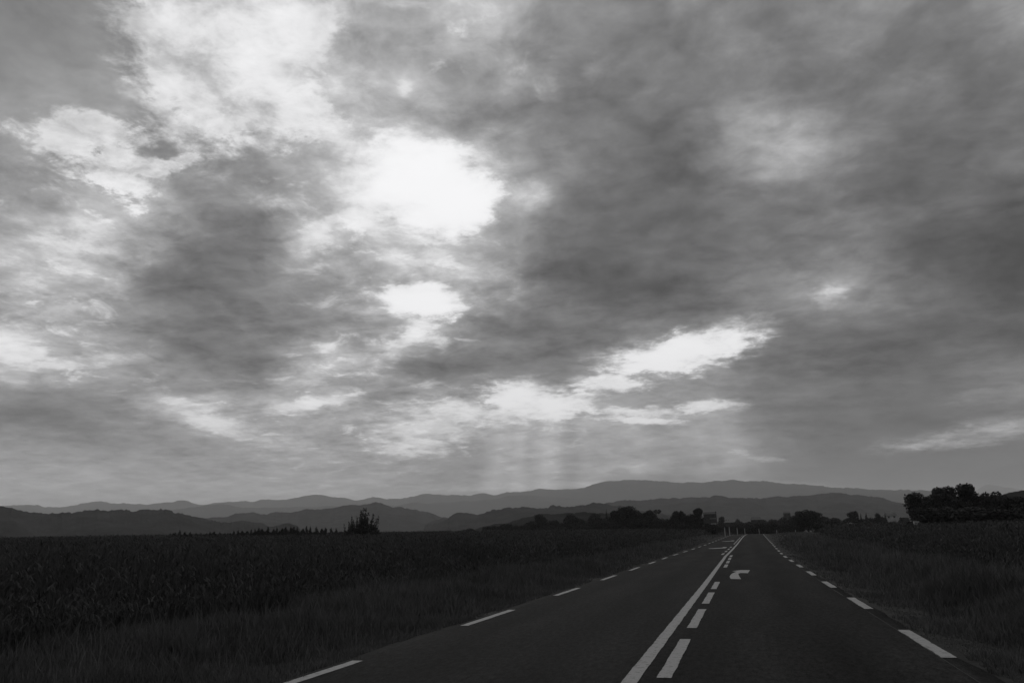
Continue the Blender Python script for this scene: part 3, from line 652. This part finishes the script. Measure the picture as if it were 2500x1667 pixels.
# direction sign
dS = 190; TL = at(1718.5, 1254.5, dS); BR = at(1747.5, 1276.2, dS); cx, cy = (TL[0]+BR[0])/2, (TL[1]+BR[1])/2
zg = float(ground_z(cx, cy)); W = 27*dS/F_PX*1.04; zt = TL[2]+.05; zb = BR[2]-.05
mat_sign = material('dull_sign_panel', .04, .065, scale=2.2, rough=.5, detail=8)
mat_steel = material('dark_galvanised_steel', .02, .04, rough=.6)
sg = empty('direction_sign', (cx, cy, zg), math.radians(10)); tag(sg, 'two stacked grey sign panels on dark posts beside the left verge', 'road sign')
H2 = (zt-zb)
for k, z in enumerate((zt-zg-H2*.25, zt-zg-H2*.77)):
    p = MB().box((0, 0, z), (W, .05, H2*.44), 0, .0).build('sign_panel', mat_sign, sg)
    m = MB()
    for s in (-1, 1): m.box((0, -.03, z+s*H2*.22), (W+.04, .05, .06))
    m.build('panel_rim', mat_steel, p)
MB().box((W/2+.08, .12, (zt-zg+.5)/2), (.16, .14, zt-zg+.5)).build('sign_post', mat_steel, sg)
MB().box((-W/2+.12, .12, (zt-zg)/2), (.14, .14, zt-zg)).build('sign_post', mat_steel, sg)
MB().box((0, .1, zt-zg+.22), (W+.1, .12, .16)).build('top_beam', mat_steel, sg)
# houses among the trees
mat_wall = material('pale_render', .30, .4, scale=1, rough=.9); mat_dimwall = material('dim_render', .035, .06, scale=1, rough=.9)
mat_roof = material('old_roof_tiles', .06, .1, scale=2, rough=.9, bump=.4, bscale=3)
mat_win = material('dark_window', .01, .015, rough=.2, spec=.5)
def house(px, ptop, pbot, wpx, dist, label, wall, roofh=.35, rz=0, depth=7, zbase=None, nwin=2, name='house', cat='house'):
    T = at(px, ptop, dist); B = at(px, pbot, dist); w = wpx*dist/F_PX*1.03; zg = float(ground_z(T[0], T[1])) if zbase is None else B[2]
    h = T[2]-zg; rh = min(h*.5, w*.25)*roofh/.35; hw = h-rh
    e = empty(name, (T[0], T[1], zg), rz); tag(e, label, cat)
    MB().box((0, 0, hw/2-.5), (w, depth, hw+1)).build('wall', wall, e)
    m = MB(); o = .3; y0, y1 = -depth/2-o, depth/2+o; x0, x1 = -w/2-o, w/2+o
    m.poly([(x0, y0, hw-.05), (x1, y0, hw-.05), (x1-.6, 0, hw+rh), (x0+.6, 0, hw+rh)]); m.poly([(x1, y1, hw-.05), (x0, y1, hw-.05), (x0+.6, 0, hw+rh), (x1-.6, 0, hw+rh)])
    m.poly([(x0, y1, hw-.05), (x0, y0, hw-.05), (x0+.6, 0, hw+rh)]); m.poly([(x1, y0, hw-.05), (x1, y1, hw-.05), (x1-.6, 0, hw+rh)]); m.poly([(x0, y0, hw-.05), (x0, y1, hw-.05), (x1, y1, hw-.05), (x1, y0, hw-.05)])
    rf = m.build('roof', mat_roof, e)
    if wall is mat_wall: MB().box((w*.25, .6, hw+rh), (.7, .7, 1.4)).build('chimney', wall, rf)
    for k in range(nwin):
        x = -w/2+w*(k+.5)/nwin
        MB().box((x, -depth/2, hw*.62), (min(1.1, w*.14), .06, min(1.3, hw*.4))).build('window', mat_win, e)
house(2172, 1252, 1268, 21, 420, 'pale house in the wood between the slim tree and the right clump', mat_wall, zbase=1)
house(2206, 1259, 1270, 13, 420, 'small grey house just left of the right clump, half hidden by trees', mat_dimwall, zbase=1)
house(1780, 1269.5, 1279, 20, 380, 'low house roof glimpsed behind the left pair of posts', mat_dimwall, zbase=1, roofh=.4)
house(1845, 1261.5, 1274, 22, 400, 'long house roof glimpsed above the end of the right lane', mat_dimwall, zbase=1, roofh=.4)
house(1920, 1248.0, 1262, 14, 600, 'distant house roof left of the round tree', mat_dimwall, zbase=1)
house(2077, 1275, 1284, 9, 235, 'tiny shed at the foot of the wood right of the round tree', mat_dimwall, zbase=1, depth=2, nwin=1, name='shed', cat='shed')
# pale cabin at the edge of the clump
cb = at(2235.5, 1280.5, 105); tp = at(2235.5, 1271.5, 105); zg = float(ground_z(cb[0], cb[1])); w = .40; hh = tp[2]-zg
e = empty('meter_cabinet', (cb[0], cb[1], zg), .1); tag(e, 'small bright cabinet with a dark opening at the foot of the right clump', 'cabinet')
vis = tp[2]-cb[2]
MB().box((0, 0, hh-vis/2), (w, .35, vis), 0, .02).build('cabinet_body', mat_wall, e)
MB().box((0.01, -.18, hh-vis*.5), (.1, .02, .12)).build('opening', mat_win, e)
MB().box((.3, 0, hh-vis*.26), (.18, .3, vis*.46), 0, .02).build('side_box', mat_wall, e)
MB().box((0, 0, (hh-vis)/2), (.12, .12, hh-vis)).build('leg', mat_steel, e)

# ------------------------------------------------------------------ haze
hm = bpy.data.materials.new('pale_haze'); hm.use_nodes = True; hn = hm.node_tree; hn.nodes.clear()
ho = hn.nodes.new('ShaderNodeOutputMaterial'); hv = hn.nodes.new('ShaderNodeVolumePrincipled')
hv.inputs['Color'].default_value = (.97, .97, .972, 1); hv.inputs['Density'].default_value = 8.5e-5; hv.inputs['Anisotropy'].default_value = .15
hn.links.new(hv.outputs[0], ho.inputs['Volume'])
hb = MB().box((0, 7000, (880-16)/2), (46000, 34000, 880+16)).build('haze', hm); tag(hb, None, None, None, 'stuff')
